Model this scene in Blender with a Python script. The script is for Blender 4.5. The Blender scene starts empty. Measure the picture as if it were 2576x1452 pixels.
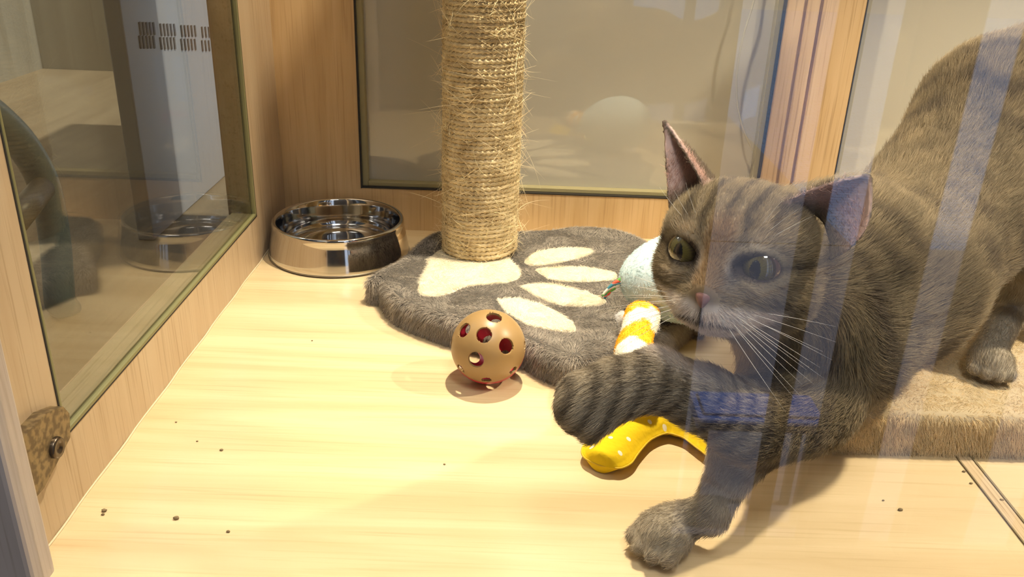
import bpy, bmesh, math
import numpy as np
from mathutils import Matrix, Vector
C = bpy.context.scene.collection
rng = np.random.default_rng(7)
# ------------------------------------------------------------------ camera
FPX = 2172.0
PITCH = math.radians(24.0); ROLL = math.radians(2.09); CAM = np.array([0, 0, .40])
f_ = np.array([0, math.cos(PITCH), -math.sin(PITCH)]); r0_ = np.array([1., 0, 0]); u0_ = np.cross(r0_, f_)
r_ = math.cos(ROLL)*r0_ + math.sin(ROLL)*u0_; u_ = -math.sin(ROLL)*r0_ + math.cos(ROLL)*u0_
cd = bpy.data.cameras.new('camera'); cam = bpy.data.objects.new('camera', cd); C.objects.link(cam)
cd.sensor_width = 36; cd.lens = 36*FPX/2576; cd.clip_start = .01; cd.clip_end = 60
M = Matrix.Identity(4)
for i in range(3):
    M[i][0] = r_[i]; M[i][1] = u_[i]; M[i][2] = -f_[i]; M[i][3] = CAM[i]
cam.matrix_world = M
bpy.context.scene.camera = cam
# ------------------------------------------------------------------ world, lights, exposure
sc = bpy.context.scene
sc.view_settings.view_transform = 'Standard'; sc.view_settings.look = 'None'
sc.view_settings.exposure = 0.12; sc.view_settings.gamma = 1.0; sc.view_settings.use_curve_mapping = False
w = bpy.data.worlds.new('world'); sc.world = w; w.use_nodes = True
w.node_tree.nodes['Background'].inputs[0].default_value = (.62, .74, 1, 1)
w.node_tree.nodes['Background'].inputs[1].default_value = 1.1
def lamp(name, kind, loc, energy, col, aim=None, **kw):
    l = bpy.data.lights.new(name, kind); l.energy = energy; l.color = col
    for k, v in kw.items(): setattr(l, k, v)
    o = bpy.data.objects.new(name, l); C.objects.link(o); o.location = loc
    if aim is not None: o.rotation_euler = (Vector(aim)-Vector(loc)).to_track_quat('-Z', 'Y').to_euler()
    return o
WARM = (1, .855, .64)
lamp('downlight', 'SPOT', (.05, .86, .86), 36, WARM, (.00, .70, 0), spot_size=math.radians(70), spot_blend=1.0, shadow_soft_size=.012)
lamp('downlight', 'SPOT', (.05, .86, .87), 19, WARM, (.05, .82, 0), spot_size=math.radians(168), spot_blend=.7, shadow_soft_size=.014)
lamp('downlight', 'SPOT', (.84, .68, .84), 50, WARM, (.56, .72, 0), spot_size=math.radians(80), spot_blend=.6, shadow_soft_size=.014)
lamp('front_fill', 'AREA', (.3, -.35, 2.05), 25, (1, .97, .95), (.15, .6, .1), shape='DISK', size=.6)  # unseen area light, added as front fill on the cat
lamp('daylight_sun', 'SUN', (3, -3, 5), 5.2, (.92, .94, 1), (0, -3, 0), angle=.02)
# ------------------------------------------------------------------ pixel helpers (turn a point of the photo into a world point on a plane)
def ray(px, py): return f_ + (px-1288)/FPX*r_ - (py-726)/FPX*u_
def atZ(px, py, z=0): d = ray(px, py); return CAM + d*(z-CAM[2])/d[2]
def atY(px, py, y): d = ray(px, py); return CAM + d*y/d[1]
def atX(px, py, x): d = ray(px, py); return CAM + d*x/d[0]
# ------------------------------------------------------------------ object helpers
def tag(o, label=None, cat=None, group=None, kind=None):
    if label: o['label'] = label
    if cat: o['category'] = cat
    if group: o['group'] = group
    if kind: o['kind'] = kind
    return o
def wloc(o):
    p = np.zeros(3)
    while o: p = p + np.array(o.location); o = o.parent
    return p
def empty(name, loc, label, cat, group=None):
    o = bpy.data.objects.new(name, None); C.objects.link(o); o.location = tuple(loc); o.empty_display_size = .02
    return tag(o, label, cat, group)
def mesh(name, V, F, mat, parent=None, org=None, smooth=True, col=None):
    V = np.asarray(V, float)
    base = wloc(parent) if parent else np.zeros(3)
    o_ = np.array(org, float) if org is not None else base
    me = bpy.data.meshes.new(name); me.from_pydata((V-o_).tolist(), [], [tuple(int(i) for i in f) for f in F])
    bm = bmesh.new(); bm.from_mesh(me); bmesh.ops.recalc_face_normals(bm, faces=bm.faces); bm.to_mesh(me); bm.free()
    if smooth: me.polygons.foreach_set('use_smooth', [True]*len(me.polygons))
    if col is not None:
        a = me.color_attributes.new('col', 'FLOAT_COLOR', 'POINT')
        a.data.foreach_set('color', np.hstack([col, np.ones((len(V), 1))]).ravel().astype(np.float32))
    me.materials.append(mat)
    o = bpy.data.objects.new(name, me); C.objects.link(o); o.parent = parent; o.location = tuple(o_-base)
    return o
class MB:
    def __init__(s): s.V = []; s.F = []
    def add(s, V, F):
        n = len(s.V); s.V += [tuple(v) for v in V]; s.F += [tuple(i+n for i in f) for f in F]; return s
    def box(s, x0, x1, y0, y1, z0, z1, b=0.0):
        if b <= 0:
            V = [(x, y, z) for x in (x0, x1) for y in (y0, y1) for z in (z0, z1)]
            F = [(0, 1, 3, 2), (4, 6, 7, 5), (0, 4, 5, 1), (2, 3, 7, 6), (0, 2, 6, 4), (1, 5, 7, 3)]
            return s.add(V, F)
        bm = bmesh.new(); bmesh.ops.create_cube(bm, size=1)
        for v in bm.verts: v.co = Vector(((x0+x1)/2+v.co.x*(x1-x0), (y0+y1)/2+v.co.y*(y1-y0), (z0+z1)/2+v.co.z*(z1-z0)))
        bmesh.ops.bevel(bm, geom=bm.edges[:], offset=b, segments=2, affect='EDGES', profile=.5)
        bm.verts.index_update()
        s.add([v.co[:] for v in bm.verts], [[v.index for v in f.verts] for f in bm.faces]); bm.free(); return s
    def build(s, name, mat, parent=None, org=None, smooth=False, **k): return mesh(name, s.V, s.F, mat, parent, org, smooth, **k)
def frames(P):
    P = np.asarray(P, float); T = np.gradient(P, axis=0); T /= np.linalg.norm(T, axis=1)[:, None]+1e-12
    N = np.zeros_like(T); a = np.array([0, 0, 1.]) if abs(T[0][2]) < .9 else np.array([1., 0, 0])
    n = a-T[0]*(a@T[0])
    for i in range(len(P)):
        n = n-T[i]*(n@T[i]); n /= np.linalg.norm(n)+1e-12; N[i] = n
    return T, N, np.cross(T, N)
def tube(P, R, seg=16, cap=True):
    P = np.asarray(P, float); n = len(P); R = np.broadcast_to(np.asarray(R, float), (n,)); T, N, B = frames(P)
    a = np.arange(seg)*2*np.pi/seg
    V = (P[:, None]+R[:, None, None]*(np.cos(a)[None, :, None]*N[:, None]+np.sin(a)[None, :, None]*B[:, None])).reshape(-1, 3).tolist()
    F = [(i*seg+j, i*seg+(j+1) % seg, (i+1)*seg+(j+1) % seg, (i+1)*seg+j) for i in range(n-1) for j in range(seg)]
    if cap: F += [tuple(range(seg-1, -1, -1)), tuple((n-1)*seg+j for j in range(seg))]
    return V, F
def spline(P, n):
    P = np.asarray(P, float); k = len(P); t = np.linspace(0, k-1, n); out = []
    for x in t:
        i = min(int(x), k-2); u = x-i
        p0, p1, p2, p3 = P[max(i-1, 0)], P[i], P[i+1], P[min(i+2, k-1)]
        out.append(.5*((2*p1)+(-p0+p2)*u+(2*p0-5*p1+4*p2-p3)*u*u+(-p0+3*p1-3*p2+p3)*u**3))
    return np.array(out)
def lathe(prof, c, seg=96, closed=False):
    V = []; F = []; n = len(prof)
    for j in range(seg):
        a = 2*np.pi*j/seg
        for r, z in prof: V.append((c[0]+r*math.cos(a), c[1]+r*math.sin(a), c[2]+z))
    for j in range(seg):
        k = (j+1) % seg
        for i in range(n-1+(1 if closed else 0)):
            i2 = (i+1) % n; F.append((j*n+i, k*n+i, k*n+i2, j*n+i2))
    return V, F
# cheap smooth value noise on numpy points
_perm = rng.random((32, 32, 32))
def vnoise(p, s):
    q = np.asarray(p)*s; i = np.floor(q).astype(int); fr = q-i; fr = fr*fr*(3-2*fr); out = 0
    for dx in (0, 1):
        for dy in (0, 1):
            for dz in (0, 1):
                wgt = (fr[..., 0] if dx else 1-fr[..., 0])*(fr[..., 1] if dy else 1-fr[..., 1])*(fr[..., 2] if dz else 1-fr[..., 2])
                out = out+wgt*_perm[(i[..., 0]+dx) % 32, (i[..., 1]+dy) % 32, (i[..., 2]+dz) % 32]
    return out
def hair(name, P, R, col, mat, parent):
    """P (n, k, 3) world points of n strands; col (n,3)."""
    n, k, _ = P.shape
    hc = bpy.data.hair_curves.new(name); hc.add_curves([k]*n)
    base = wloc(parent)
    hc.attributes['position'].data.foreach_set('vector', (P-base).astype(np.float32).ravel())
    ra = hc.attributes.get('radius') or hc.attributes.new('radius', 'FLOAT', 'POINT')
    t = np.linspace(0, 1, k); rad = np.asarray(R, float).reshape(-1, 1)*(1-.8*t**2)[None]
    ra.data.foreach_set('value', np.broadcast_to(rad, (n, k)).astype(np.float32).ravel())
    ca = hc.attributes.new('col', 'FLOAT_COLOR', 'CURVE')
    ca.data.foreach_set('color', np.hstack([np.clip(col, 0, 1), np.ones((n, 1))]).astype(np.float32).ravel())
    hc.materials.append(mat)
    o = bpy.data.objects.new(name, hc); C.objects.link(o); o.parent = parent
    return o
def sample(V, F, n, dens=None):
    V = np.asarray(V); T = []
    for f in F:
        for j in range(1, len(f)-1): T.append((f[0], f[j], f[j+1]))
    T = np.array(T); a, b, c = V[T[:, 0]], V[T[:, 1]], V[T[:, 2]]
    N = np.cross(b-a, c-a); A = np.linalg.norm(N, axis=1)
    wg = A*(dens((a+b+c)/3, N/(A[:, None]+1e-15)) if dens else 1)
    idx = rng.choice(len(T), n, p=wg/wg.sum()); u = rng.random(n); v = rng.random(n)
    m = u+v > 1; u[m] = 1-u[m]; v[m] = 1-v[m]
    P = a[idx]+u[:, None]*(b-a)[idx]+v[:, None]*(c-a)[idx]
    return P, N[idx]/(A[idx][:, None]+1e-15), idx
def unit(v): return v/(np.linalg.norm(v, axis=-1, keepdims=True)+1e-12)
def strands(P, N, flow, lift, L, bend=.4, jit=.25, k=4, curl=0):
    n = len(P); fl = flow-N*np.sum(flow*N, 1)[:, None]; fl = unit(fl)
    d = unit(N*lift+fl*(1-lift)+jit*rng.normal(size=(n, 3))); d2 = unit(fl+N*.08+jit*.7*rng.normal(size=(n, 3)))
    t = np.linspace(0, 1, k); L = np.broadcast_to(L, (n,))
    Q = P[:, None]-N[:, None]*.0004+L[:, None, None]*(t[None, :, None]*d[:, None]*(1-bend*t[None, :, None])+bend*(t**2)[None, :, None]*d2[:, None])
    if curl: Q = Q+curl*np.cumsum(rng.normal(size=(n, k, 3)), axis=1)*(t[None, :, None] > 0)
    return Q
# ------------------------------------------------------------------ materials
def mat(name, col=(.5, .5, .5), rough=.5, metal=0, **kw):
    m = bpy.data.materials.new(name); m.use_nodes = True; b = m.node_tree.nodes['Principled BSDF']
    b.inputs['Base Color'].default_value = (*col, 1); b.inputs['Roughness'].default_value = rough; b.inputs['Metallic'].default_value = metal
    for k, v in kw.items(): b.inputs[k.replace('_', ' ')].default_value = v
    return m
def nd(m, t, **kw):
    n = m.node_tree.nodes.new(t)
    for k, v in kw.items():
        if isinstance(k, str) and hasattr(n, k): setattr(n, k, v)
    return n
def lk(m, a, b): m.node_tree.links.new(a, b)
def wood(name, c0, c1, grain='X', rough=.35, scale=1.0, speck=.35, coat=0.0):
    m = mat(name, c0, rough); b = m.node_tree.nodes['Principled BSDF']
    tc = nd(m, 'ShaderNodeTexCoord'); mp = nd(m, 'ShaderNodeMapping')
    s = {'X': (1.5, 22, 22), 'Y': (22, 1.5, 22), 'Z': (22, 22, 1.5)}[grain]
    mp.inputs['Scale'].default_value = tuple(v*scale for v in s); lk(m, tc.outputs['Object'], mp.inputs['Vector'])
    n1 = nd(m, 'ShaderNodeTexNoise'); n1.inputs['Scale'].default_value = 1.6; n1.inputs['Detail'].default_value = 6; n1.inputs['Distortion'].default_value = 1.2
    lk(m, mp.outputs[0], n1.inputs['Vector'])
    mp2 = nd(m, 'ShaderNodeMapping'); s2 = {'X': (6, 260, 260), 'Y': (260, 6, 260), 'Z': (260, 260, 6)}[grain]
    mp2.inputs['Scale'].default_value = tuple(v*scale for v in s2); lk(m, tc.outputs['Object'], mp2.inputs['Vector'])
    n2 = nd(m, 'ShaderNodeTexNoise'); n2.inputs['Scale'].default_value = 1.5; n2.inputs['Detail'].default_value = 3; lk(m, mp2.outputs[0], n2.inputs['Vector'])
    r1 = nd(m, 'ShaderNodeValToRGB'); r1.color_ramp.elements[0].position = .32; r1.color_ramp.elements[1].position = .68
    r1.color_ramp.elements[0].color = (*c1, 1); r1.color_ramp.elements[1].color = (*c0, 1); lk(m, n1.outputs['Fac'], r1.inputs[0])
    r2 = nd(m, 'ShaderNodeValToRGB'); r2.color_ramp.elements[0].position = .30; r2.color_ramp.elements[1].position = .46
    r2.color_ramp.elements[0].color = (1-speck, 1-speck*1.15, 1-speck*1.4, 1); r2.color_ramp.elements[1].color = (1, 1, 1, 1); lk(m, n2.outputs['Fac'], r2.inputs[0])
    mx = nd(m, 'ShaderNodeMix', data_type='RGBA', blend_type='MULTIPLY'); mx.inputs[0].default_value = 1
    lk(m, r1.outputs[0], mx.inputs[6]); lk(m, r2.outputs[0], mx.inputs[7]); lk(m, mx.outputs[2], b.inputs['Base Color'])
    bp = nd(m, 'ShaderNodeBump'); bp.inputs['Strength'].default_value = .06; bp.inputs['Distance'].default_value = .001
    lk(m, n2.outputs['Fac'], bp.inputs['Height']); lk(m, bp.outputs[0], b.inputs['Normal'])
    if coat: b.inputs['Coat Weight'].default_value = coat; b.inputs['Coat Roughness'].default_value = .12
    return m
def hairmat(name, rough=.6, sheen=0.0, spec=.25, trans=.25):
    m = bpy.data.materials.new(name); m.use_nodes = True; nt = m.node_tree; b = nt.nodes['Principled BSDF']
    a = nd(m, 'ShaderNodeAttribute'); a.attribute_name = 'col'
    lk(m, a.outputs['Color'], b.inputs['Base Color']); b.inputs['Roughness'].default_value = rough; b.inputs['Specular IOR Level'].default_value = spec
    if trans > 0:
        tr = nd(m, 'ShaderNodeBsdfTranslucent'); lk(m, a.outputs['Color'], tr.inputs[0]); mx = nd(m, 'ShaderNodeMixShader'); mx.inputs[0].default_value = trans
        lk(m, b.outputs[0], mx.inputs[1]); lk(m, tr.outputs[0], mx.inputs[2]); lk(m, mx.outputs[0], nt.nodes['Material Output'].inputs[0])
    return m
def glass(name, tint=(1, 1, 1), refl=1.0):
    m = bpy.data.materials.new(name); m.use_nodes = True; nt = m.node_tree; nt.nodes.remove(nt.nodes['Principled BSDF'])
    t = nd(m, 'ShaderNodeBsdfTransparent'); t.inputs[0].default_value = (*tint, 1)
    g = nd(m, 'ShaderNodeBsdfGlossy'); g.inputs['Roughness'].default_value = 0; g.inputs[0].default_value = (1, 1, 1, 1)
    lw = nd(m, 'ShaderNodeLayerWeight'); lw.inputs[0].default_value = .5
    pw = nd(m, 'ShaderNodeMath', operation='POWER'); pw.inputs[1].default_value = 5; lk(m, lw.outputs['Facing'], pw.inputs[0])
    mu = nd(m, 'ShaderNodeMath', operation='MULTIPLY_ADD'); mu.inputs[1].default_value = .96; mu.inputs[2].default_value = .042*refl; mu.use_clamp = True; lk(m, pw.outputs[0], mu.inputs[0])
    mx = nd(m, 'ShaderNodeMixShader'); lk(m, mu.outputs[0], mx.inputs[0]); lk(m, t.outputs[0], mx.inputs[1]); lk(m, g.outputs[0], mx.inputs[2])
    lk(m, mx.outputs[0], nt.nodes['Material Output'].inputs[0]); return m
FLOORM = wood('maple_floor', (.74, .59, .36), (.62, .47, .26), 'X', .22, .8, .10, coat=.25)
WALLM = wood('maple_vertical', (.56, .44, .29), (.49, .365, .225), 'Z', .45, 1, .22)
BACKM = wood('maple_orange', (.66, .47, .25), (.56, .38, .18), 'Z', .42, 1, .18)
SILLM = wood('sill_wood', (.50, .43, .28), (.40, .34, .20), 'Y', .5, 1, .3)
POSTM = wood('post_wood', (.62, .45, .26), (.55, .38, .20), 'Z', .45, 1, .25)
FRONTM = wood('front_frame_wood', (.52, .46, .42), (.43, .37, .33), 'Z', .5, 1, .15)
GASK = mat('olive_gasket', (.20, .19, .08), .45)
GAP = mat('dark_gap', (.02, .016, .01), .8)
GLASS = glass('front_glass', (.985, .99, .985), 1.0)
SGLASS = glass('side_glass', (.78, .77, .71), 1.5)
PANE = mat('coated_panel', (.47, .45, .38), .3, **{'Coat_Weight': 1.0, 'Coat_Roughness': .015, 'Coat_IOR': 1.7})
STEEL = mat('stainless_steel', (.62, .60, .57), .07, 1)
DARK = mat('dark_joinery', (.035, .028, .025), .6)

# ================================================================== SETTING
def struct(mb, name, m, smooth=False):
    o = mb.build(name, m, smooth=smooth); o['kind'] = 'structure'; return o
struct(MB().box(-.302, 1.25, .40, 1.10, -.02, 0), 'floor', FLOORM)
wl = MB().box(-.334, -.302, .432, 1.077, -.02, .057).box(-.334, -.302, .432, .4945, .057, .90).box(-.334, -.302, .9525, 1.077, .057, .90).box(-.334, -.302, .4945, .9525, .70, .90)
struct(wl, 'wall_left', WALLM)
PX = [-.334, -.2, .3115, .3335, .3375, .3515, .3565, .4085]
wb = MB().box(-.334, -.2, 1.077, 1.105, -.02, .9).box(-.2, 1.25, 1.077, 1.105, -.02, .0575).box(-.2, 1.25, 1.077, 1.105, .72, .9)
struct(wb, 'wall_back', BACKM)
pp = MB().box(.3115, .334, 1.075, 1.105, .0575, .72, .0015).box(.334, .338, 1.080, 1.104, .0575, .72).box(.338, .3525, 1.074, 1.105, .0575, .72, .002).box(.3525, .357, 1.081, 1.104, .0575, .72).box(.357, .4085, 1.076, 1.105, .0575, .72, .0015)
struct(pp, 'trim_1', POSTM)
struct(MB().box(-.334, 1.25, .40, 1.105, .90, .92), 'ceiling', mat('case_top', (.6, .55, .45), .6))
struct(MB().box(1.25, 1.27, .40, 1.105, -.02, .92), 'wall_right', WALLM)
# sill board of the side window with mitred look
struct(MB().box(-.330, -.3075, .4945, .9525, .057, .0605, .001).box(-.330, -.3075, .9490, .9525, .0605, .70), 'trim_2', SILLM)
def gasket(mb_, name='gasket'): return mb_
win = MB().box(-.3065, -.3045, .4945, .9525, .057, .70).build('window_1', SGLASS); win['kind'] = 'structure'
g = MB().box(-.3062, -.3012, .4945, .9525, .0572, .0605, .0008).box(-.3062, -.3012, .9492, .9525, .0572, .70, .0008).box(-.3062, -.3012, .4945, .4975, .0572, .70, .0008)
g.build('gasket', GASK, win)
MB().box(-.3035, -.3015, .4935, .9540, .0560, .0573).box(-.3035, -.3015, .9524, .9538, .0560, .70).box(-.3035, -.3015, .4932, .4945, .0560, .70).build('dark_gap', GAP, win)
def backwin(name, x0, x1):
    wn = MB().box(x0, x1, 1.094, 1.098, .0575, .72).build(name, PANE); wn['kind'] = 'structure'
    b = .0075
    MB().box(x0, x0+b, 1.082, 1.094, .0575, .72, .001).box(x1-b, x1, 1.082, 1.094, .0575, .72, .001).box(x0+b, x1-b, 1.082, 1.094, .0575, .0575+b*.8, .001).build('bead', mat('bead_'+name, (.33, .29, .15), .5), wn)
    MB().box(x0-.0012, x0+.0003, 1.0755, 1.083, .056, .72).box(x1-.0003, x1+.0012, 1.0735, 1.083, .056, .72).box(x0, x1, 1.0762, 1.083, .0563, .0578).build('dark_gap', GAP, wn)
    return wn
backwin('window_2', -.2, .3115); backwin('window_3', .4085, 1.25)
# floor joint strip at right
tj = MB().box(.3675, .3785, .40, 1.0, -.001, .0008, .0003); struct(tj, 'trim_3', wood('joint_strip', (.62, .48, .30), (.5, .36, .2), 'Y', .5, 1, .5))
struct(MB().box(.3665, .3677, .40, 1.0, -.001, .0012).box(.3783, .3800, .40, 1.0, -.001, .0016), 'trim_4', mat('joint_edge', (.22, .17, .09), .6))
# caulk line along the foot of the left wall
cv, cf = tube(spline([(-.3015+.0006*math.sin(i*2.1), .44+i*.0318, .0004) for i in range(21)], 120), .0009, 6); struct(MB().add(cv, cf), 'baseboard_left', mat('caulk', (.70, .58, .38), .6), True)
# front frame of the case and cabinet under it
ff = MB().box(-.40, -.2865, .405, .430, -.8, .92, .003).box(1.20, 1.30, .405, .43, -.8, .92, .003)
struct(ff, 'trim_5', FRONTM)
struct(MB().box(-.42, -.3135, .398, .4045, -.8, .92, .002), 'trim_6', wood('front_stop', (.36, .33, .33), (.26, .23, .25), 'Z', .5, 1, .15))
struct(MB().box(-.2865, 1.20, .40, .43, -.8, -.022), 'wall_front', DARK)
wf = MB().box(-.2865, 1.20, .4145, .4165, -.02, .90).build('window_4', GLASS); wf['kind'] = 'structure'
# neighbouring case seen through the side glass
lamp('neighbour_fill', 'POINT', (-.75, 1.0, .85), 4, (1, .93, .82), shadow_soft_size=.05)  # fill light added to brighten the panel and walls beyond the side glass
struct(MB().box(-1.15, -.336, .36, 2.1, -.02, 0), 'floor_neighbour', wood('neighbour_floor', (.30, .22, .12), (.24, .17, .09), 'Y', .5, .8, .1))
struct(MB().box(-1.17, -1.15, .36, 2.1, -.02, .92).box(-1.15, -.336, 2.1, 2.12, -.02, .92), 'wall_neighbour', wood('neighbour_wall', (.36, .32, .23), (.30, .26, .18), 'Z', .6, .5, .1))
# the shop behind the photographer, reflected in the front glass
FY = -.55
struct(MB().box(-2.5, 3.2, FY, .38, -.82, -.80), 'floor_shop', mat('shop_floor', (.10, .09, .09), .7))
struct(MB().box(-2.5, 3.2, FY-.1, .40, 2.2, 2.25), 'ceiling_shop', DARK)
def vx(px, py): return atY(px, py, .83-FY)
def vz(px, py): return atY(px, py, .83-FY)[2]
edges = [(vx(1748, 900)[0], vx(2000, 800)[0]), (vx(2032, 800)[0], vx(2150, 800)[0]), (vx(2345, 605)[0], vx(2484, 605)[0]), (vx(2610, 760)[0], vx(2800, 760)[0])]
fm = MB(); x = -2.5; zb = vz(1900, 1400)
for a, b in edges:
    fm.box(x, a, FY-.06, FY, -.8, 2.2); fm.box(a, b, FY-.06, FY, -.8, zb); fm.box(a, b, FY-.06, FY, 1.6, 2.2); x = b
fm.box(x, 3.2, FY-.06, FY, -.8, 2.2)
struct(fm, 'wall_shop', DARK)
struct(MB().box(-2.52, -2.5, FY, .4, -.8, 2.2).box(3.2, 3.22, FY, .4, -.8, 2.2), 'wall_shop_side', DARK)
PV = mat('paving', (.34, .33, .38), .8); b = PV.node_tree.nodes['Principled BSDF']
tc = nd(PV, 'ShaderNodeTexCoord'); br = nd(PV, 'ShaderNodeTexBrick'); br.inputs['Scale'].default_value = .55; br.inputs['Mortar Size'].default_value = .006
br.inputs['Color1'].default_value = (.225, .22, .25, 1); br.inputs['Color2'].default_value = (.21, .205, .24, 1); br.inputs['Mortar'].default_value = (.15, .14, .18, 1)
mpp = nd(PV, 'ShaderNodeMapping'); mpp.inputs['Rotation'].default_value = (0, 0, .7); lk(PV, tc.outputs['Object'], mpp.inputs[0]); lk(PV, mpp.outputs[0], br.inputs[0]); lk(PV, br.outputs[0], b.inputs[0])
struct(MB().box(-8, 12, -2.45, FY-.06, -.9, -.82), 'floor_pavement', PV)
BK = mat('brick_road', (.2, .3, .42), .8); b = BK.node_tree.nodes['Principled BSDF']
tc = nd(BK, 'ShaderNodeTexCoord'); br = nd(BK, 'ShaderNodeTexBrick'); br.inputs['Scale'].default_value = 6; br.inputs['Mortar Size'].default_value = .015
br.inputs['Color1'].default_value = (.24, .42, .66, 1); br.inputs['Color2'].default_value = (.17, .32, .54, 1); br.inputs['Mortar'].default_value = (.04, .08, .14, 1)
lk(BK, tc.outputs['Object'], br.inputs[0]); lk(BK, br.outputs[0], b.inputs[0])
struct(MB().box(1.38, 16, -12, -2.5, -.95, -.85), 'floor_street', BK)
struct(MB().box(-10, 1.37, -12, -2.46, -.95, -.82), 'floor_plaza', PV)
q0 = atZ(1757, 1050, -.54); q1 = atZ(2078, 1050, -.54); q2 = atZ(1900, 982, -.54); yn, yf = .83-q0[1], .83-q2[1]
yn = min(yn, FY-.07)
sb = empty('reflection_prop', ((q0[0]+q1[0])/2, (yn+yf)/2, -.82), 'low stool with a blue top, added on the pavement for its blue reflection in the front glass', 'prop')  # invented object, shaped to give the blue band reflected over the foreleg
PL = mat('pale_plastic', (.25, .30, .28), .5)
for lx in (q0[0]+.02, q1[0]-.02):
    for ly in (yf+.02, yn-.02): MB().box(lx-.009, lx+.009, ly-.009, ly+.009, -.82, -.575, .002).build('leg', PL, sb)
MB().box(q0[0], q1[0], yf, yn, -.575, -.545, .008).box(q0[0]+.015, q1[0]-.015, yf+.015, yn-.015, -.545, -.538, .003).build('blue_top', mat('blue_plastic', (.05, .16, .55), .4), sb)

# ================================================================== CORNER CATCH on the left wall
t0 = empty('door_catch', (-.302, .475, .045), 'worn brown corner bracket with one round screw, at the front foot of the left wall', 'bracket')
brz = mat('worn_bronze', (.17, .12, .055), .45, .5); n = nd(brz, 'ShaderNodeTexNoise'); n.inputs['Scale'].default_value = 220; rr = nd(brz, 'ShaderNodeValToRGB')
rr.color_ramp.elements[0].color = (.13, .09, .045, 1); rr.color_ramp.elements[1].color = (.27, .20, .10, 1); rr.color_ramp.elements[0].position = .4; rr.color_ramp.elements[1].position = .6
tcb = nd(brz, 'ShaderNodeTexCoord'); lk(brz, tcb.outputs['Object'], n.inputs[0]); lk(brz, n.outputs[0], rr.inputs[0]); lk(brz, rr.outputs[0], brz.node_tree.nodes['Principled BSDF'].inputs['Base Color'])
pts = [(.4325, .050), (.447, .050), (.486, .062), (.4905, .078), (.485, .087), (.466, .094), (.4325, .094)]
V = [(-.302, y, z) for y, z in pts]+[(-.2935, y, z) for y, z in pts]; n_ = len(pts)
mesh('plate', V, [tuple(range(n_)), tuple(range(2*n_-1, n_-1, -1))]+[(i, (i+1) % n_, n_+(i+1) % n_, n_+i) for i in range(n_)], brz, t0, smooth=False)
prof = [(.0001, .0015), (.003, .0015), (.0035, .003), (.0065, .0032), (.0072, .0018), (.0072, 0)]
V, F = lathe(prof, (0, 0, 0), 32); V = [(-.2935+z, .467+x, .067+y) for x, y, z in V]
mesh('screw', V, F, mat('screw_metal', (.13, .10, .07), .3, .9), t0)

# ================================================================== STEEL BOWL
bc = (-.2145, .992, 0)
bowl = empty('pet_bowl', bc, 'shiny stainless steel bowl standing in the back left corner beside the grey plush base', 'bowl')
prof = [(.0845, .0012), (.0850, .004), (.0838, .012), (.0815, .024), (.0795, .034), (.0795, .040), (.0790, .0430), (.0772, .0445), (.0750, .0438), (.0735, .0415), (.0722, .036), (.0705, .026), (.069, .016), (.066, .0105), (.060, .0082), (.0001, .0080)]
def dense(prof, n=70): return [tuple(p) for p in spline(np.array([(a, b, 0) for a, b in prof]), n)[:, :2]]
V, F = lathe(dense(prof), bc, 128); mesh('basin', V, F, STEEL, bowl)
V, F = lathe([(.0838, .0012), (.0852, .0012), (.0856, .0026), (.0846, .0036)], bc, 96, True); mesh('base_rim', V, F, mat('dull_rim', (.25, .22, .18), .3, .8), bowl)
V, F = lathe([(.080, 0), (.0845, 0), (.0845, .0014), (.080, .0014)], bc, 96, True); mesh('rubber_ring', V, F, mat('rubber', (.03, .028, .025), .7), bowl)

# ================================================================== HOLEY TOY BALL
R = .0337; bc = np.array([-.0195, .6915, R])
ball = empty('toy_ball', (bc[0], bc[1], 0), 'hollow tan plastic toy ball with round holes, showing red inside, on the floor', 'ball')
ax = unit(-.92*f_+.39*u_)        # axis of the tan half
def v2(dx, dy, s=1): return unit(np.array(dx*r_-dy*u_-s*math.sqrt(max(0, 1-dx*dx-dy*dy))*f_))
holes = [(v2(*h), .215) for h in [(.17, -.82), (-.63, -.48), (-.09, -.37), (.50, -.07), (-.30, .28)]]
ta = unit(r_-(r_@ax)*ax); tb = unit(-u_-(-u_@ax)*ax); small = []
for k in range(8):
    a = math.radians(92+45*k); small.append((unit(math.cos(a)*ta+math.sin(a)*tb+.17*ax), .135))
for k in range(7):
    a = 2*np.pi*k/7+.5; holes.append((unit(math.cos(a)*ta+math.sin(a)*tb-.50*ax), .205))
for k in range(4):
    a = 2*np.pi*k/4; holes.append((unit(math.cos(a)*ta*.45+math.sin(a)*tb*.45-.9*ax), .2))
bm = bmesh.new(); bmesh.ops.create_icosphere(bm, subdivisions=6, radius=1)
SV = np.array([v.co[:] for v in bm.verts]); bm.verts.index_update(); SF = [[v.index for v in f.verts] for f in bm.faces]; bm.free(); SV = unit(SV)
Fa = np.array(SF); cen = unit(SV[Fa].mean(1)); keep = np.ones(len(Fa), bool)
LB = .085
for h, a in holes: keep &= np.arccos(np.clip(cen@h, -1, 1)) > a
for h, a in small: keep &= (np.arccos(np.clip(cen@h, -1, 1)) > a) | (cen@ax < LB)
def snapv(V):
    V = V.copy()
    for h, a in holes:
        d = np.arccos(np.clip(V@h, -1, 1)); m = np.abs(d-a) < .018
        t = V[m]-(V[m]@h)[:, None]*h; V[m] = math.cos(a)*h+math.sin(a)*unit(t)
    for h, a in small:
        la = V@ax; d = np.arccos(np.clip(V@h, -1, 1)); m = (np.abs(d-a) < .012) & (la > LB)
        t = V[m]-(V[m]@h)[:, None]*h; V[m] = math.cos(a)*h+math.sin(a)*unit(t)
        m = (np.abs(la-LB) < .010) & (d < a+.01); V[m] = unit(V[m]-(la[m]-LB)[:, None]*ax)
    return V
SVs = snapv(SV); side = cen@ax > 0.0
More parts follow.
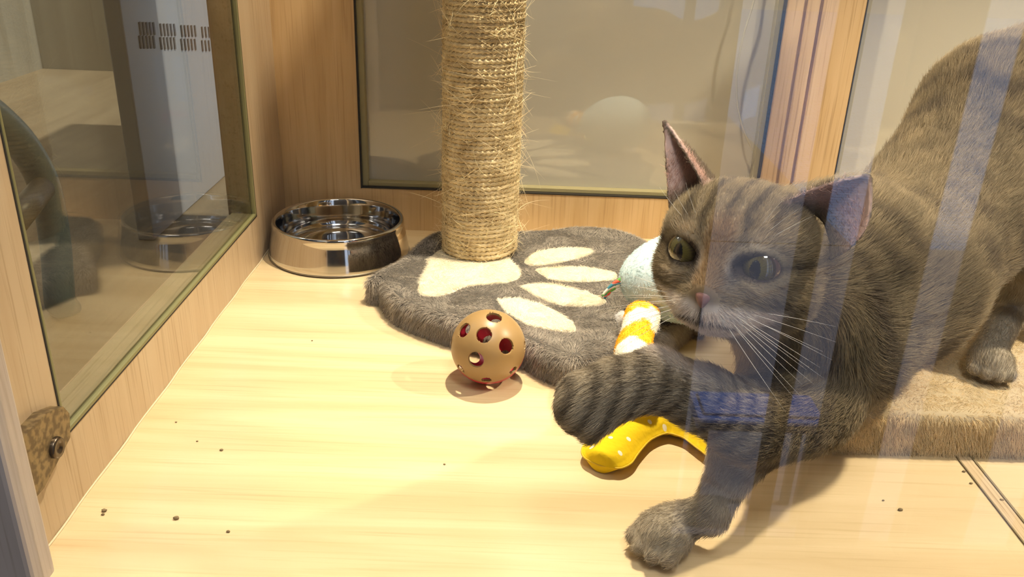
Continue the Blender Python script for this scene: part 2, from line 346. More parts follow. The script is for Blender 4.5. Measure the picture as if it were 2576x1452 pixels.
RED = mat('red_plastic', (.50, .02, .05), .3, **{'Transmission_Weight': 0.0}); TAN = mat('tan_plastic', (.34, .215, .085), .38)
def half(name, mask, m):
    f = Fa[mask]; u, inv = np.unique(f, return_inverse=True); V = SVs[u]; d = V@ax
    s = np.abs(d) < .016; V[s] = unit(V[s]-d[s][:, None]*ax)
    o = mesh(name, bc+R*V, inv.reshape(f.shape).tolist(), m, ball)
    so = o.modifiers.new('solid', 'SOLIDIFY'); so.thickness = .0020; so.offset = -1; bv = o.modifiers.new('bev', 'BEVEL'); bv.width = .0003; bv.segments = 2; bv.limit_method = 'ANGLE'
    return o
half('upper_shell', keep & side, TAN); half('lower_shell', keep & ~side, RED)

# ================================================================== SCRATCHING POST
post = empty('scratching_post', (-.0395, .935, 0), 'sisal wrapped scratching post on a grey plush base with cream paw pads', 'scratching post')
outl = [atZ(*p, .0) for p in [(960, 770), (990, 812), (1050, 843), (1130, 872), (1230, 900), (1320, 930), (1370, 958), (1430, 978), (1500, 975), (1570, 958), (1640, 925), (1690, 890), (1735, 850)]]
outl += [np.array(p) for p in [(.195, .79, 0), (.205, .85, 0), (.20, .90, 0)]]
outl += [atZ(*p, .034) for p in [(1640, 606), (1600, 583), (1540, 566), (1450, 561), (1380, 569), (1300, 572), (1200, 572), (1110, 572), (1062, 594), (1010, 640)]]+[np.array((-.155, .85, 0))]
outl = np.array(outl); outl[:, 2] = 0
OC = spline(np.vstack([outl, outl[:1]]), 261)[:-1]; MC = OC.mean(0)
def offset_loop(L, d):
    t = np.roll(L, -1, 0)-np.roll(L, 1, 0); n = unit(np.stack([t[:, 1], -t[:, 0], 0*t[:, 0]], 1)); return L-n*d
# layers from bottom to top
lay = [(0, .001, 'b'), (0, .010, 'b')]
def plush_slab(L, zb, zt, e=.010, n=6):
    V = []; F = []; rings = [(0, zb)]+[(e*(1-math.cos(a)), zt-e+e*math.sin(a)) for a in np.linspace(0, math.pi/2, n)]+[(e+.006, zt+.0003), (e+.03, zt+.0002)]
    m = len(L)
    for d, z in rings:
        q = offset_loop(L, d) if d < .02 else L+(L.mean(0)-L)*.35
        V += [(p[0], p[1], z) for p in q]
    for i in range(len(rings)-1):
        for j in range(m): F.append((i*m+j, i*m+(j+1) % m, (i+1)*m+(j+1) % m, (i+1)*m+j))
    c = len(V); cc = L.mean(0); V.append((cc[0], cc[1], zt)); k = (len(rings)-1)*m
    for j in range(m): F.append((k+j, k+(j+1) % m, c))
    F.append(tuple(range(m-1, -1, -1)))
    return np.array(V), F
if np.sum(OC[:, 0]*np.roll(OC[:, 1], -1)-np.roll(OC[:, 0], -1)*OC[:, 1]) < 0: OC = OC[::-1]
HM = hairmat('plush_pile', .8, spec=.1, trans=.3)
V, F = plush_slab(offset_loop(OC, .003), .0005, .005, .002, 3); mesh('base_board', V, F, mat('board_fibre', (.16, .13, .10), .9), post)
V, F = plush_slab(OC, .004, .031, .009); mesh('base_cover', V, F, mat('grey_backing', (.075, .066, .055), .9), post)
def inpoly(P, L):
    x, y = P[:, 0], P[:, 1]; r = np.zeros(len(P), bool); j = len(L)-1
    for i in range(len(L)):
        xi, yi = L[i][0], L[i][1]; xj, yj = L[j][0], L[j][1]
        c = ((yi > y) != (yj > y)) & (x < (xj-xi)*(y-yi)/(yj-yi+1e-15)+xi); r ^= c; j = i
    return r
padpx = [[(1318, 655), (1345, 632), (1400, 622), (1462, 620), (1492, 628), (1455, 645), (1390, 658), (1340, 664)],
         [(1345, 674), (1430, 668), (1500, 673), (1550, 685), (1540, 700), (1450, 704), (1385, 697)],
         [(1312, 715), (1345, 710), (1400, 712), (1470, 730), (1525, 750), (1500, 765), (1420, 764), (1350, 742)],
         [(1250, 750), (1300, 747), (1370, 765), (1430, 800), (1450, 826), (1415, 830), (1340, 815), (1275, 783)],
         [(1048, 725), (1058, 700), (1072, 672), (1085, 640), (1150, 610), (1250, 625), (1310, 680), (1280, 705), (1180, 715), (1120, 738), (1066, 740)]]
pads = [np.array([atZ(x, y, .034) for x, y in q]) for q in padpx]
pads = [spline(np.vstack([q, q[:1]]), 49)[:-1] for q in pads]
FP, FN, _ = sample(V, F, 110000, lambda c, n: (c[:, 2] > .006)*np.where(c[:, 1] < .8, 1.5, .8)*np.where(c[:, 2] < .0305, 1.7, 1.0))
ispad = np.zeros(len(FP), bool)
for q in pads: ispad |= inpoly(FP, q)
ispad &= FP[:, 2] > .029
flow = np.stack([vnoise(FP, 40)-.5, vnoise(FP+7, 40)-.5, 0*FP[:, 0]], 1); edge = FP[:, 2] < .029
ew = 1-np.clip(FN[:, 2], 0, 1); flow = flow+ew[:, None]*np.array([0, 0, -1.2])+.9*FN*np.array([1, 1, 0])*(ew < .9)[:, None]
Lh = (.0045+.0040*np.minimum(ew*2, 1))*(.7+.6*rng.random(len(FP))); lift = np.where(edge, .35, .35)
S = unit(FN*lift[:, None]+.001)
nz = vnoise(FP, 90)*.5+vnoise(FP, 300)*.5
gcol = np.array([.44, .395, .335])[None]*(.55+.9*nz)[:, None]*(.8+.4*rng.random(len(FP)))[:, None]
def fur(name, P, N, flow, lift, L, col, rad, m, parent, **k):
    Q = strands(P, N, flow, np.asarray(lift).reshape(-1, 1) if np.ndim(lift) else lift, L, **k)
    o = hair(name, Q, rad, col, m, parent); o['kind'] = 'stuff'; return o
m_ = ~ispad
fur('pile', FP[m_], FN[m_], flow[m_], lift[m_], Lh[m_], gcol[m_], .00016, HM, post, jit=.3)
CREAM = mat('cream_plush', (.80, .73, .58), .9)
for q in pads:
    n_ = len(q); c = q.mean(0); V2 = [(p[0], p[1], .0308) for p in q]+[(p[0]*.96+c[0]*.04, p[1]*.96+c[1]*.04, .0325) for p in q]+[(c[0], c[1], .0329)]
    F2 = [(i, (i+1) % n_, n_+(i+1) % n_, n_+i) for i in range(n_)]+[(n_+i, n_+(i+1) % n_, 2*n_) for i in range(n_)]
    pd = mesh('paw_pad', V2, F2, CREAM, post); pd['label'] = 'cream plush paw pad'
    A = .5*abs(np.sum(q[:, 0]*np.roll(q[:, 1], -1)-np.roll(q[:, 0], -1)*q[:, 1]))
    P2, N2, _ = sample(V2, F2, int(A*3.2e6)); fl = np.stack([vnoise(P2, 50)-.5, vnoise(P2+5, 50)-.5, 0*P2[:, 0]], 1)
    fur('pad_pile', P2, N2, fl, .3, .0062*(.6+.6*rng.random(len(P2))), np.array([.97, .90, .74])[None]*(.75+.35*rng.random(len(P2)))[:, None], .00015, HM, pd, jit=.3)
# rope
RP = .0405; pc = np.array([-.0395, .935]); pitch = .0050; turns = 112; SEG = 230; rs = 8; rr_ = .0028
s = np.arange(turns*SEG); th = s*2*np.pi/SEG; zz = .034+pitch*s/SEG
wob = .0006*np.sin(th*.37)+.0005*np.sin(zz*60)
rc = RP+wob*.45
cx_ = pc[0]+rc*np.cos(th); cy_ = pc[1]+rc*np.sin(th)
a = np.arange(rs)*2*np.pi/rs; tw = th[:, None]*RP/.0085*2*np.pi/ (2*np.pi) * 6.28/2
lobe = 1+.30*np.cos(3*(a[None]-tw))
rad = rr_*lobe; dr = rad*np.cos(a)[None]; dz = rad*np.sin(a)[None]
V = np.stack([pc[0]+(rc[:, None]+dr)*np.cos(th)[:, None], pc[1]+(rc[:, None]+dr)*np.sin(th)[:, None], zz[:, None]+dz], 2).reshape(-1, 3)
i = np.arange(len(s)-1)[:, None]*rs; j = np.arange(rs)[None]; F = np.stack([i+j, i+(j+1) % rs, i+rs+(j+1) % rs, i+rs+j], 2).reshape(-1, 4)
me = bpy.data.meshes.new('rope_wrap'); me.vertices.add(len(V)); me.vertices.foreach_set('co', (V-wloc(post)).astype(np.float32).ravel())
me.loops.add(F.size); me.loops.foreach_set('vertex_index', F[:, ::-1].astype(np.int32).ravel()); me.polygons.add(len(F))
me.polygons.foreach_set('loop_start', np.arange(0, F.size, 4, dtype=np.int32)); me.update(calc_edges=True); me.polygons.foreach_set('use_smooth', [True]*len(F)); me.validate()
ROPE = mat('sisal_rope', (.56, .43, .24), .75); b = ROPE.node_tree.nodes['Principled BSDF']; tc = nd(ROPE, 'ShaderNodeTexCoord'); n = nd(ROPE, 'ShaderNodeTexNoise'); n.inputs['Scale'].default_value = 60; n.inputs['Detail'].default_value = 8
rr = nd(ROPE, 'ShaderNodeValToRGB'); rr.color_ramp.elements[0].color = (.50, .37, .18, 1); rr.color_ramp.elements[1].color = (.85, .70, .42, 1); rr.color_ramp.elements[0].position = .35; rr.color_ramp.elements[1].position = .65
lk(ROPE, tc.outputs['Object'], n.inputs[0]); lk(ROPE, n.outputs[0], rr.inputs[0]); lk(ROPE, rr.outputs[0], b.inputs['Base Color'])
n2 = nd(ROPE, 'ShaderNodeTexNoise'); n2.inputs['Scale'].default_value = 900; bp = nd(ROPE, 'ShaderNodeBump'); bp.inputs['Strength'].default_value = .6; bp.inputs['Distance'].default_value = .0006; lk(ROPE, tc.outputs['Object'], n2.inputs[0]); lk(ROPE, n2.outputs[0], bp.inputs['Height']); lk(ROPE, bp.outputs[0], b.inputs['Normal'])
me.materials.append(ROPE); ro = bpy.data.objects.new('rope_wrap', me); C.objects.link(ro); ro.parent = post
V, F = lathe([(.0001, .031), (.0400, .031), (.0400, .598), (.0001, .598)], (pc[0], pc[1], 0), 48); mesh('core_tube', V, F, mat('card_core', (.42, .31, .17), .9), post)
V, F = lathe([(.0001, .596), (.047, .596), (.047, .608), (.044, .610), (.0001, .610)], (pc[0], pc[1], 0), 48); mesh('end_cap', V, F, mat('cap_plush', (.2, .18, .16), .9), post)
def fibres(n, L, rad, curl, bias):
    th = rng.random(n)*2*np.pi; z = .034+rng.random(n)**bias*.5; k = 8
    N = np.stack([np.cos(th), np.sin(th), 0*th], 1); T = np.stack([-np.sin(th), np.cos(th), 0*th], 1)
    P0 = np.stack([pc[0]+(RP+.0022)*N[:, 0], pc[1]+(RP+.0022)*N[:, 1], z], 1)
    d = unit(T*rng.choice([-1, 1], n)[:, None]*1.0+N*(.05+.30*rng.random(n)[:, None]**2)+np.array([0, 0, 1.])*rng.normal(0, .75, n)[:, None])
    bnd = unit(rng.normal(size=(n, 3)))-.5*N; t = np.linspace(0, 1, k); LL = L*(.4+rng.random(n)**2*1.2)
    Q = P0[:, None]+LL[:, None, None]*(t[None, :, None]*d[:, None]+curl*(t**2)[None, :, None]*bnd[:, None])
    rx = np.hypot(Q[..., 0]-pc[0], Q[..., 1]-pc[1]); mn = RP+.0024; sc_ = np.maximum(mn/rx, 1)
    Q[..., 0] = pc[0]+(Q[..., 0]-pc[0])*sc_; Q[..., 1] = pc[1]+(Q[..., 1]-pc[1])*sc_
    return Q, rad*(.6+.8*rng.random(n))
cs = []; Qs = []; Rs = []
Q, rd = fibres(6500, .015, .00015, .8, 1); hair('loose_fibre', Q, rd, np.array([.98, .82, .52])[None]*(.6+.5*rng.random(len(Q)))[:, None], HM, post)['kind'] = 'stuff'
Q, rd = fibres(2600, .017, .00021, 1.15, 1); hair('loose_fibre', Q, rd, np.array([.98, .86, .58])[None]*(.7+.4*rng.random(len(Q)))[:, None], HM, post)['kind'] = 'stuff'
Q, rd = fibres(450, .034, .00016, 1.0, 1.1); hair('loose_fibre', Q, rd, np.array([.98, .86, .60])[None]*(.7+.4*rng.random(len(Q)))[:, None], HM, post)['kind'] = 'stuff'

# ================================================================== PLUSH TOYS
def ellipsoid(c, R3, rot=None, nu=40, nv=56, egg=0):
    V = []; F = []
    for i in range(nu+1):
        t = math.pi*i/nu
        for j in range(nv):
            p = 2*math.pi*j/nv; x = math.cos(t); q = math.sin(t)*(1-egg*x)
            V.append((x*R3[0], q*math.cos(p)*R3[1], q*math.sin(p)*R3[2]))
    for i in range(nu):
        for j in range(nv): F.append((i*nv+j, i*nv+(j+1) % nv, (i+1)*nv+(j+1) % nv, (i+1)*nv+j))
    V = np.array(V)
    if rot is not None: V = V@rot.T
    return V+np.array(c), F
bc = np.array([.161, .770, .0335+.0415])
toy = empty('plush_egg_toy', (bc[0], bc[1], .0335), 'pale blue fuzzy egg-shaped toy with a multicoloured string tip, on the grey plush base', 'cat toy')
dx_ = unit(np.array([-1., -.10, -.06])); dz_ = unit(np.array([0, 0, 1])-dx_*dx_[2]*1.0); dy_ = np.cross(dz_, dx_); RT = np.stack([dx_, dy_, dz_], 1)
V, F = ellipsoid(bc, (.0575, .050, .0425), RT, egg=.14)
mesh('egg_body', V, F, mat('blue_fleece_base', (.56, .69, .71), .9), toy)
FP, FN, _ = sample(V, F, 26000); FN *= np.sign(np.sum(FN*(FP-bc), 1))[:, None]
fur('fleece', FP, FN, np.stack([vnoise(FP, 90)-.5, vnoise(FP+3, 90)-.5, vnoise(FP+9, 90)-.6], 1), .3, .0032*(.6+.6*rng.random(len(FP))), np.array([.70, .85, .87])[None]*(.65+.45*vnoise(FP, 400))[:, None], .00018, HM, toy, jit=.35)
tip = bc+dx_*.055; e_ = tip+(atY(1512, 754, .762)-tip)*.9
for k, colr in enumerate([(.75, .12, .06), (.16, .42, .08), (.85, .80, .66), (.05, .25, .32)]):
    t = np.linspace(0, 1, 26); ctr = tip[None]*(1-t)[:, None]+e_[None]*t[:, None]; ctr[:, 2] += .003*np.sin(t*3)
    aa = t*7+k*np.pi/2; ctr = ctr+np.stack([np.cos(aa)*.0022*(1-.35*t), 0*t, np.sin(aa)*.0022*(1-.35*t)], 1)
    V, F = tube(ctr,   .0024*(1-.35*t), 8); o = mesh('string_strand', V, F, mat('string_%d' % k, colr, .8), toy)
# tiger-striped plush stick
tpts = np.array([atY(1618, 778, .742), atY(1606, 820, .728), atY(1597, 865, .716), atY(1592, 905, .704), atY(1600, 950, .690), atY(1625, 1000, .672)])
tpts[:, 2] = np.array([.071, .062, .055, .0505, .046, .030]); tpts = np.array([atZ(px, py, z) for (px, py), z in zip([(1620, 782), (1609, 820), (1598, 862), (1592, 905), (1598, 950), (1615, 985)], [.064, .058, .053, .0495, .046, .034])])
st = empty('plush_stick_toy', (tpts[3][0], tpts[3][1], .0335), 'orange and white striped plush stick leaning against the pale blue egg toy', 'cat toy')
cl = spline(tpts, 40); t = np.linspace(0, 1, 40); rad = .0150*np.sqrt(np.clip(1-((np.abs(t-.5)-.42)/.08).clip(0, 1)**2*.97, 0, 1))*(1+.06*np.sin(t*16))
V, F = tube(cl, rad, 24); V = np.array(V)
def band(P):
    d = np.linalg.norm(P[:, None]-cl[None, ::2], axis=2).argmin(1)/20.
    return d
def stickcol(P):
    s_ = band(P)+.9*(P[:, 0]-tpts[2][0])*3.0; k = np.sin(s_*2*np.pi*2.6+.4+2*vnoise(P, 60)); m = (k > .0)[:, None]
    return np.where(m, np.array([[.95, .52, .03]]), np.array([[.97, .93, .80]]))
mesh('stick_body', V, F, hairmat('stick_base', .9, spec=.1, trans=0), st, col=stickcol(V))
FP, FN, _ = sample(V, F, 14000); cc = cl[np.linalg.norm(FP[:, None]-cl[None], axis=2).argmin(1)]; FN = unit(FP-cc)
fur('fleece', FP, FN, rng.normal(size=FP.shape), .55, .0026*(.6+.6*rng.random(len(FP))), stickcol(FP)*(.75+.35*rng.random(len(FP)))[:, None], .00018, HM, st, jit=.35)
for px, py in [(1566, 800), (1640, 822)]:
    z0 = .050; c = atZ(px, py, z0); 
    P = c+rng.normal(0, .0018, (900, 3)); N = unit(P-c)
    V2, F2 = ellipsoid(c, (.004, .004, .004), nu=10, nv=12); tf = mesh('tuft', V2, F2, CREAM, st)
    fur('tuft_hair', P, N, rng.normal(size=P.shape), .5, .006, np.full((900, 3), .85), .00014, HM, tf, jit=.4)
V, F = ellipsoid(atZ(1643, 790, .056), (.007, .006, .008), nu=16, nv=20); mesh('end_knob', V, F, mat('brown_felt', (.42, .15, .02), .9), st)
# yellow polka-dot felt boomerang
bp_ = [atZ(*p, .008) for p in [(1506, 1172), (1545, 1126), (1605, 1082), (1668, 1066), (1735, 1080), (1800, 1115), (1860, 1150)]]
cl = spline(np.array(bp_), 90); t = np.linspace(0, 1, 90)
hw = np.interp(t, [0, .12, .3, .5, .7, .88, 1], [.018, .021, .0165, .0150, .0155, .020, .017]); endr = np.sqrt(np.clip(1-((np.abs(t-.5)-.40)/.10).clip(0, 1)**2, 0, 1)); hw = hw*np.maximum(endr, .02)
T = unit(np.gradient(cl, axis=0)*np.array([1, 1, 0])); Nn = np.stack([-T[:, 1], T[:, 0], 0*t], 1)
cs_ = np.linspace(-1, 1, 21); V = []; F = []; m = 21
for sgn in (1, -1):
    for k in range(90):
        for c_ in cs_:
            flange = .0012; body = max(0, 1-(abs(c_)/.93)**2.4); hgt = .0105*body*min(1, hw[k]/.012)
            ruck = .0006*math.sin(k*.9+c_*3)*abs(c_)*(math.exp(-((t[k]-.5)/.15)**2))
            V.append(tuple(cl[k]*np.array([1, 1, 0])+Nn[k]*hw[k]*c_+np.array([0, 0, .0085+sgn*(hgt*(1 if sgn > 0 else .75)+.0004)+ruck*sgn])))
for q in (0, 1):
    for k in range(89):
        for j in range(m-1): F.append((q*90*m+k*m+j, q*90*m+(k+1)*m+j, q*90*m+(k+1)*m+j+1, q*90*m+k*m+j+1))
for k in range(89):
    for j in (0, m-1): F.append((k*m+j, (k+1)*m+j, 90*m+(k+1)*m+j, 90*m+k*m+j))
for k in (0, 89):
    for j in range(m-1): F.append((k*m+j, k*m+j+1, 90*m+k*m+j+1, 90*m+k*m+j))
bone = empty('felt_toy', (cl[45][0], cl[45][1], 0), 'yellow stuffed boomerang toy with white polka dots on the floor under the raised paw', 'cat toy')
YM = mat('yellow_cotton', (.80, .56, .012), .85, **{'Specular_IOR_Level': .15}); b = YM.node_tree.nodes['Principled BSDF']; tc = nd(YM, 'ShaderNodeTexCoord'); n2 = nd(YM, 'ShaderNodeTexNoise'); n2.inputs['Scale'].default_value = 160; bp = nd(YM, 'ShaderNodeBump'); bp.inputs['Strength'].default_value = .5; bp.inputs['Distance'].default_value = .0015
lk(YM, tc.outputs['Object'], n2.inputs[0]); lk(YM, n2.outputs[0], bp.inputs['Height']); lk(YM, bp.outputs[0], b.inputs['Normal'])
V = np.array(V); zmin = V[:, 2].min(); V[:, 2] -= zmin-.0002
top = V[:90*m].reshape(90, m, 3); cen_px = [(1489, 1126), (1535, 1110), (1581, 1108), (1524, 1160), (1589, 1065), (1634, 1066), (1673, 1066), (1718, 1058), (1748, 1100), (1739, 1118), (1560, 1140), (1700, 1095), (1800, 1110), (1830, 1150), (1650, 1030)]
mesh('stuffed_body', V, F, YM, bone)
WH = mat('white_print', (.85, .80, .62), .7); tp = top.reshape(-1, 3)
from mathutils.bvhtree import BVHTree
bvh = BVHTree.FromPolygons([tuple(v) for v in V[:90*m]], [f for f in F if max(f) < 90*m])
nd_ = 0
for px, py in cen_px:
    g = atZ(px, py, .016); ok = True; VV = []; fa = []
    for rr2 in (0, .0007, .0013, .0019):
        for q in range(1 if rr2 == 0 else 20):
            a_ = 2*np.pi*q/20; h = bvh.ray_cast(Vector((g[0]+rr2*math.cos(a_), g[1]+rr2*math.sin(a_), .1)), Vector((0, 0, -1)))
            if h[0] is None: ok = False; break
            VV.append((h[0][0], h[0][1], h[0][2]+.00012))
        if not ok: break
    if not ok: continue
    fa = [(0, 1+q, 1+(q+1) % 20) for q in range(20)]
    for k in (0, 1): fa += [(1+20*k+q, 1+20*k+20+q, 1+20*k+20+(q+1) % 20, 1+20*k+(q+1) % 20) for q in range(20)]
    mesh('white_dot', VV, fa, WH, bone); nd_ += 1
lp = np.vstack([top[:, 0], top[::-1, -1]]); lp[:, 2] = .0085-zmin+.0002; lp = np.vstack([lp, lp[:1]])
V, F = tube(spline(lp[::3], 200), .00075, 6, cap=False); mesh('seam', V, F, mat('yellow_seam', (.72, .47, .02), .7), bone)

# ================================================================== BEIGE CARPETED BOARD at right
L = np.array([(.243, .586, 0), (.30, .589, 0), (.42, .590, 0), (.60, .592, 0), (.80, .592, 0), (1.0, .592, 0), (1.03, .62, 0), (1.03, .75, 0), (1.03, .93, 0), (.95, .97, 0), (.7, .98, 0), (.5, .97, 0), (.42, .94, 0), (.37, .86, 0), (.29, .74, 0), (.235, .64, 0), (.226, .602, 0)])
L = spline(np.vstack([L, L[:1]]), 301)[:-1]; L[:, 1] += .004
cb = empty('carpeted_board', (.6, .78, 0), 'cream plush covered board lying flat on the floor under the hind paw of the cat', 'board')
V, F = plush_slab(L, .003, .0385, .007); V[V[:, 2] <= .0031, 2] = .0005
mesh('plush_cover', V, F, mat('beige_backing', (.50, .40, .25), .9), cb)
V2, F2 = plush_slab(offset_loop(L, .002), .0002, .0030, .001, 3); 
FP, FN, _ = sample(V, F, 90000, lambda c, n: ((c[:, 2] > .004) & (c[:, 0] < .66) & ((c[:, 0] > .30) | (c[:, 1] < .68)))*np.where(c[:, 2] < .0345, 2.4, 1.0)*np.where(c[:, 1] > .8, .5, 1))
edge = FP[:, 2] < .0355; flow = np.stack([vnoise(FP, 60)-.5, vnoise(FP+7, 60)-.5, 0*FP[:, 0]], 1); ew = 1-np.clip(FN[:, 2], 0, 1); flow = flow+ew[:, None]*np.array([0, 0, -1.2])+.9*FN*np.array([1, 1, 0])*(ew < .9)[:, None]
nz = vnoise(FP, 120)*.5+vnoise(FP, 400)*.5
fur('pile', FP, FN, flow, .4, (.0042+.0032*np.minimum(ew*2, 1))*(.6+.6*rng.random(len(FP))), np.array([.80, .66, .42])[None]*(.65+.65*nz)[:, None], .00018, HM, cb, jit=.3)

# ================================================================== CABLE in front of the back panel
cpx = [(1905, -60), (1897, 0), (1870, 90), (1855, 170), (1853, 230), (1860, 290), (1876, 340), (1893, 378)]
cpt = spline(np.array([atY(*p, 1.078) for p in cpx]), 60); cpt = np.vstack([[cpt[0]+np.array([.03, 0, .4])], [cpt[0]+np.array([.008, 0, .15])], cpt])
V, F = tube(cpt, .0013, 8); tag(mesh('cable', V, F, mat('pale_cable', (.45, .43, .33), .5), org=cpt[-1]), 'thin pale cable hanging in front of the grey back panel', 'cable')

# ================================================================== GREY TUBE and VENTED PANEL beyond the side glass
XT = -.46
tl = spline(np.array([atX(*p, XT) for p in [(-140, 240), (-60, 262), (5, 310), (60, 370), (105, 450), (128, 540), (142, 640), (150, 760)]]), 60)
tl = np.vstack([tl, [[tl[-1][0], tl[-1][1]+.01, .0]]])
tt = empty('play_tube', (tl[-1][0], tl[-1][1], 0), 'thick curved blue-grey plastic tube standing behind the left glass pane', 'tube')
TM = mat('blue_grey_plastic', (.22, .29, .32), .3); V, F = tube(tl, .0145, 24); mesh('curved_tube', V, F, TM, tt)
b0 = atX(105, 475, XT+.01); b1 = atX(35, 560, XT+.03); V, F = tube(np.array([b0, (b0+b1)/2, b1]), .0115, 20); mesh('side_branch', V, F, mat('grey_plastic', (.16, .15, .13), .35), tt)
XP = -.45; ya = atX(300, 0, XP)[1]; yb = atX(640, 300, XP)[1]; print('panel', ya, yb)
vp = empty('vented_panel', (XP, (ya+yb)/2, 0), 'pale upright panel with rows of short vent slots, seen through the left glass', 'panel')
MB().box(XP-.02, XP, ya, yb+.12, 0, .60, .002).build('panel_body', mat('pale_panel', (.42, .40, .38), .5), vp)
SLM = mat('slot_shadow', (.12, .09, .07), .8)
for k in range(6):
    for rw in range(2):
        for q in range(5):
            p = atX(352+52*k+8.5*q, 72+rw*34+3*k, XP)
            MB().box(XP-.001, XP+.0012, p[1]-.0022, p[1]+.0022, p[2]-.0075, p[2]+.0075).build('vent_slot', SLM, vp)

# ================================================================== CRUMBS on the floor
CR = mat('litter_grain', (.22, .16, .08), .9)
for q, (px, py, s_) in enumerate([(443, 1303, .0020), (262, 1284, .0018), (259, 1294, .0012), (574, 1337, .0013), (557, 1132, .0014), (496, 1110, .0009), (443, 1062, .0009), (2520, 1258, .0016), (2265, 1282, .0017), (2425, 1186, .0013), (2443, 1216, .0012), (2222, 1259, .0009), (1118, 1168, .0009), (785, 857, .0009)]):
    c = atZ(px, py, s_*.5); V, F = ellipsoid(c, (s_, s_*.8, s_*.55), nu=8, nv=10); V = V+rng.normal(0, s_*.08, V.shape); V[:, 2] = np.maximum(V[:, 2], .0001)
    tag(mesh('litter_crumb', V, F, CR, org=(c[0], c[1], 0)), 'tiny brown crumb lying loose on the wooden floor', 'crumb', 'crumbs on the wooden floor')

# ================================================================== THE CAT
def U(px, py, Y): return atY(px, py, Y)
HS = .0112; HC = np.array([.1385, .496, .2025])
HR = np.array([[.9031, -.4207, .0862], [-.4293, -.889, .1592], [-.0097, .1808, .9835]])
yw = math.radians(7); HR = HR@np.array([[math.cos(yw), -math.sin(yw), 0], [math.sin(yw), math.cos(yw), 0], [0, 0, 1]])
def hw_(p): return HC+HS*(np.asarray(p, float)@HR.T)
def hl_(p): return ((np.asarray(p)-HC)/HS)@HR         # world -> head frame (HR orthonormal)
prims = []   # (a, b, ra, rb, group, flow, length)
def cap(a, b, ra, rb, grp, fl=None, L=.010): prims.append((np.array(a, float), np.array(b, float), ra, rb, grp, unit(np.array(b)-np.array(a)) if fl is None else unit(np.array(fl, float)), L))
S0 = U(2140, 625, .575); CH = U(2075, 815, .565); SH = U(2235, 690, .615); MD = U(2372, 540, .68); HP = U(2530, 310, .745); RU = U(2690, 205, .80)
back = unit(HP-SH)
cap(hw_((0, -1, -.3)), S0, .042, .044, 'T', back, .014)
cap(S0, SH, .044, .062, 'T', back, .013); cap(CH, SH, .059, .062, 'T', back, .013)
cap(hw_((.8, -1.2, -1.0)), CH, .030, .057, 'T', (0, .1, -1), .014)
cap(SH, MD, .062, .063, 'T', back, .012); cap(MD, HP, .063, .070, 'T', back, .012); cap(HP, RU, .070, .062, 'T', back, .012)
# tail rising out of frame
tb_ = RU+np.array([.02, .03, .03]); cap(RU, tb_, .045, .022, 'T', None, .012); cap(tb_, tb_+np.array([.08, .03, .10]), .016, .013, 'T', None, .012); cap(tb_+np.array([.08, .03, .10]), tb_+np.array([.06, .04, .24]), .013, .010, 'T', None, .012)
# near hind leg
hpz = .0405; hpaw = atZ(2494, 915, hpz+.0115)
hock = U(2548, 770, .735); knee = U(2640, 610, .70); hipj = U(2600, 420, .74)
cap(hipj, knee, .052, .036, 'T', None, .010); cap(knee, hock, .024, .0132, 'L', None, .008); cap(hock, hpaw+np.array([0, .008, .004]), .0132, .0125, 'L', None, .006)
def paw(c, d, wgt=1.0, up=(0, 0, 1), curl=0.0, ex=.006):
    d = unit(np.array(d, float)); up = np.array(up, float); p = unit(np.cross(d, up)); up = np.cross(p, d)
    cap(c-d*.010*wgt, c+d*.004*wgt, .0150*wgt, .0150*wgt, 'L', d, .0055)
    cap(c-d*.002*wgt-p*.007*wgt, c-d*.002*wgt+p*.007*wgt, .0135*wgt, .0135*wgt, 'L', d, .0055)
    for q, fw in ((-.0155, .006), (-.0055, .011), (.0055, .011), (.0155, .006)):
        t_ = c+p*q*wgt+d*(fw+ex)*wgt-up*.004*wgt
        cap(c+p*q*.8*wgt+up*.002*wgt, t_-up*curl*.006, .0078*wgt, .0072*wgt, 'P', d, .0042)
paw(hpaw, (-.35, -.95, 0), .84)
# far hind leg (outside the frame)
off = np.array([.10, .05, 0]); cap(hipj+off, knee+off, .05, .034, 'T', None, .01); cap(knee+off, hock+off, .027, .0165, 'L', None, .008); cap(hock+off, hpaw+off+np.array([0, .008, .006]), .0165, .0155, 'L', None, .006); paw(hpaw+off, (-.2, -.98, 0), .98)
# standing foreleg
fpaw = atZ(1666, 1347, .0138); wr = atZ(1786, 1292, .032); el = U(1868, 1125, .492); sh1 = U(2010, 960, .535)
cap(sh1, el, .040, .0178, 'T', None, .009); cap(el, wr, .0172, .0108, 'L', None, .0075); cap(wr, fpaw+np.array([.010, .010, .003]), .0108, .0122, 'L', None, .006)
paw(fpaw, (-.72, -.70, 0), .90)
# raised, swiping foreleg
a0 = U(2010, 1010, .52); a1 = U(1885, 1062, .478); a2 = U(1765, 1003, .468); a3 = U(1650, 955, .465); a4 = U(1553, 978, .462); a5 = U(1475, 1020, .459)
cap(a0, a1, .036, .0235, 'T', None, .009); cap(a1, a2, .0235, .0185, 'L', None, .008); cap(a2, a3, .0185, .0172, 'L', None, .007); cap(a3, a4, .0172, .0165, 'L', None, .007); cap(a4, a5, .0170, .0155, 'L', None, .006)
paw(a5, (a5-a4), .95, (.25, -.55, .8), .6, .001)
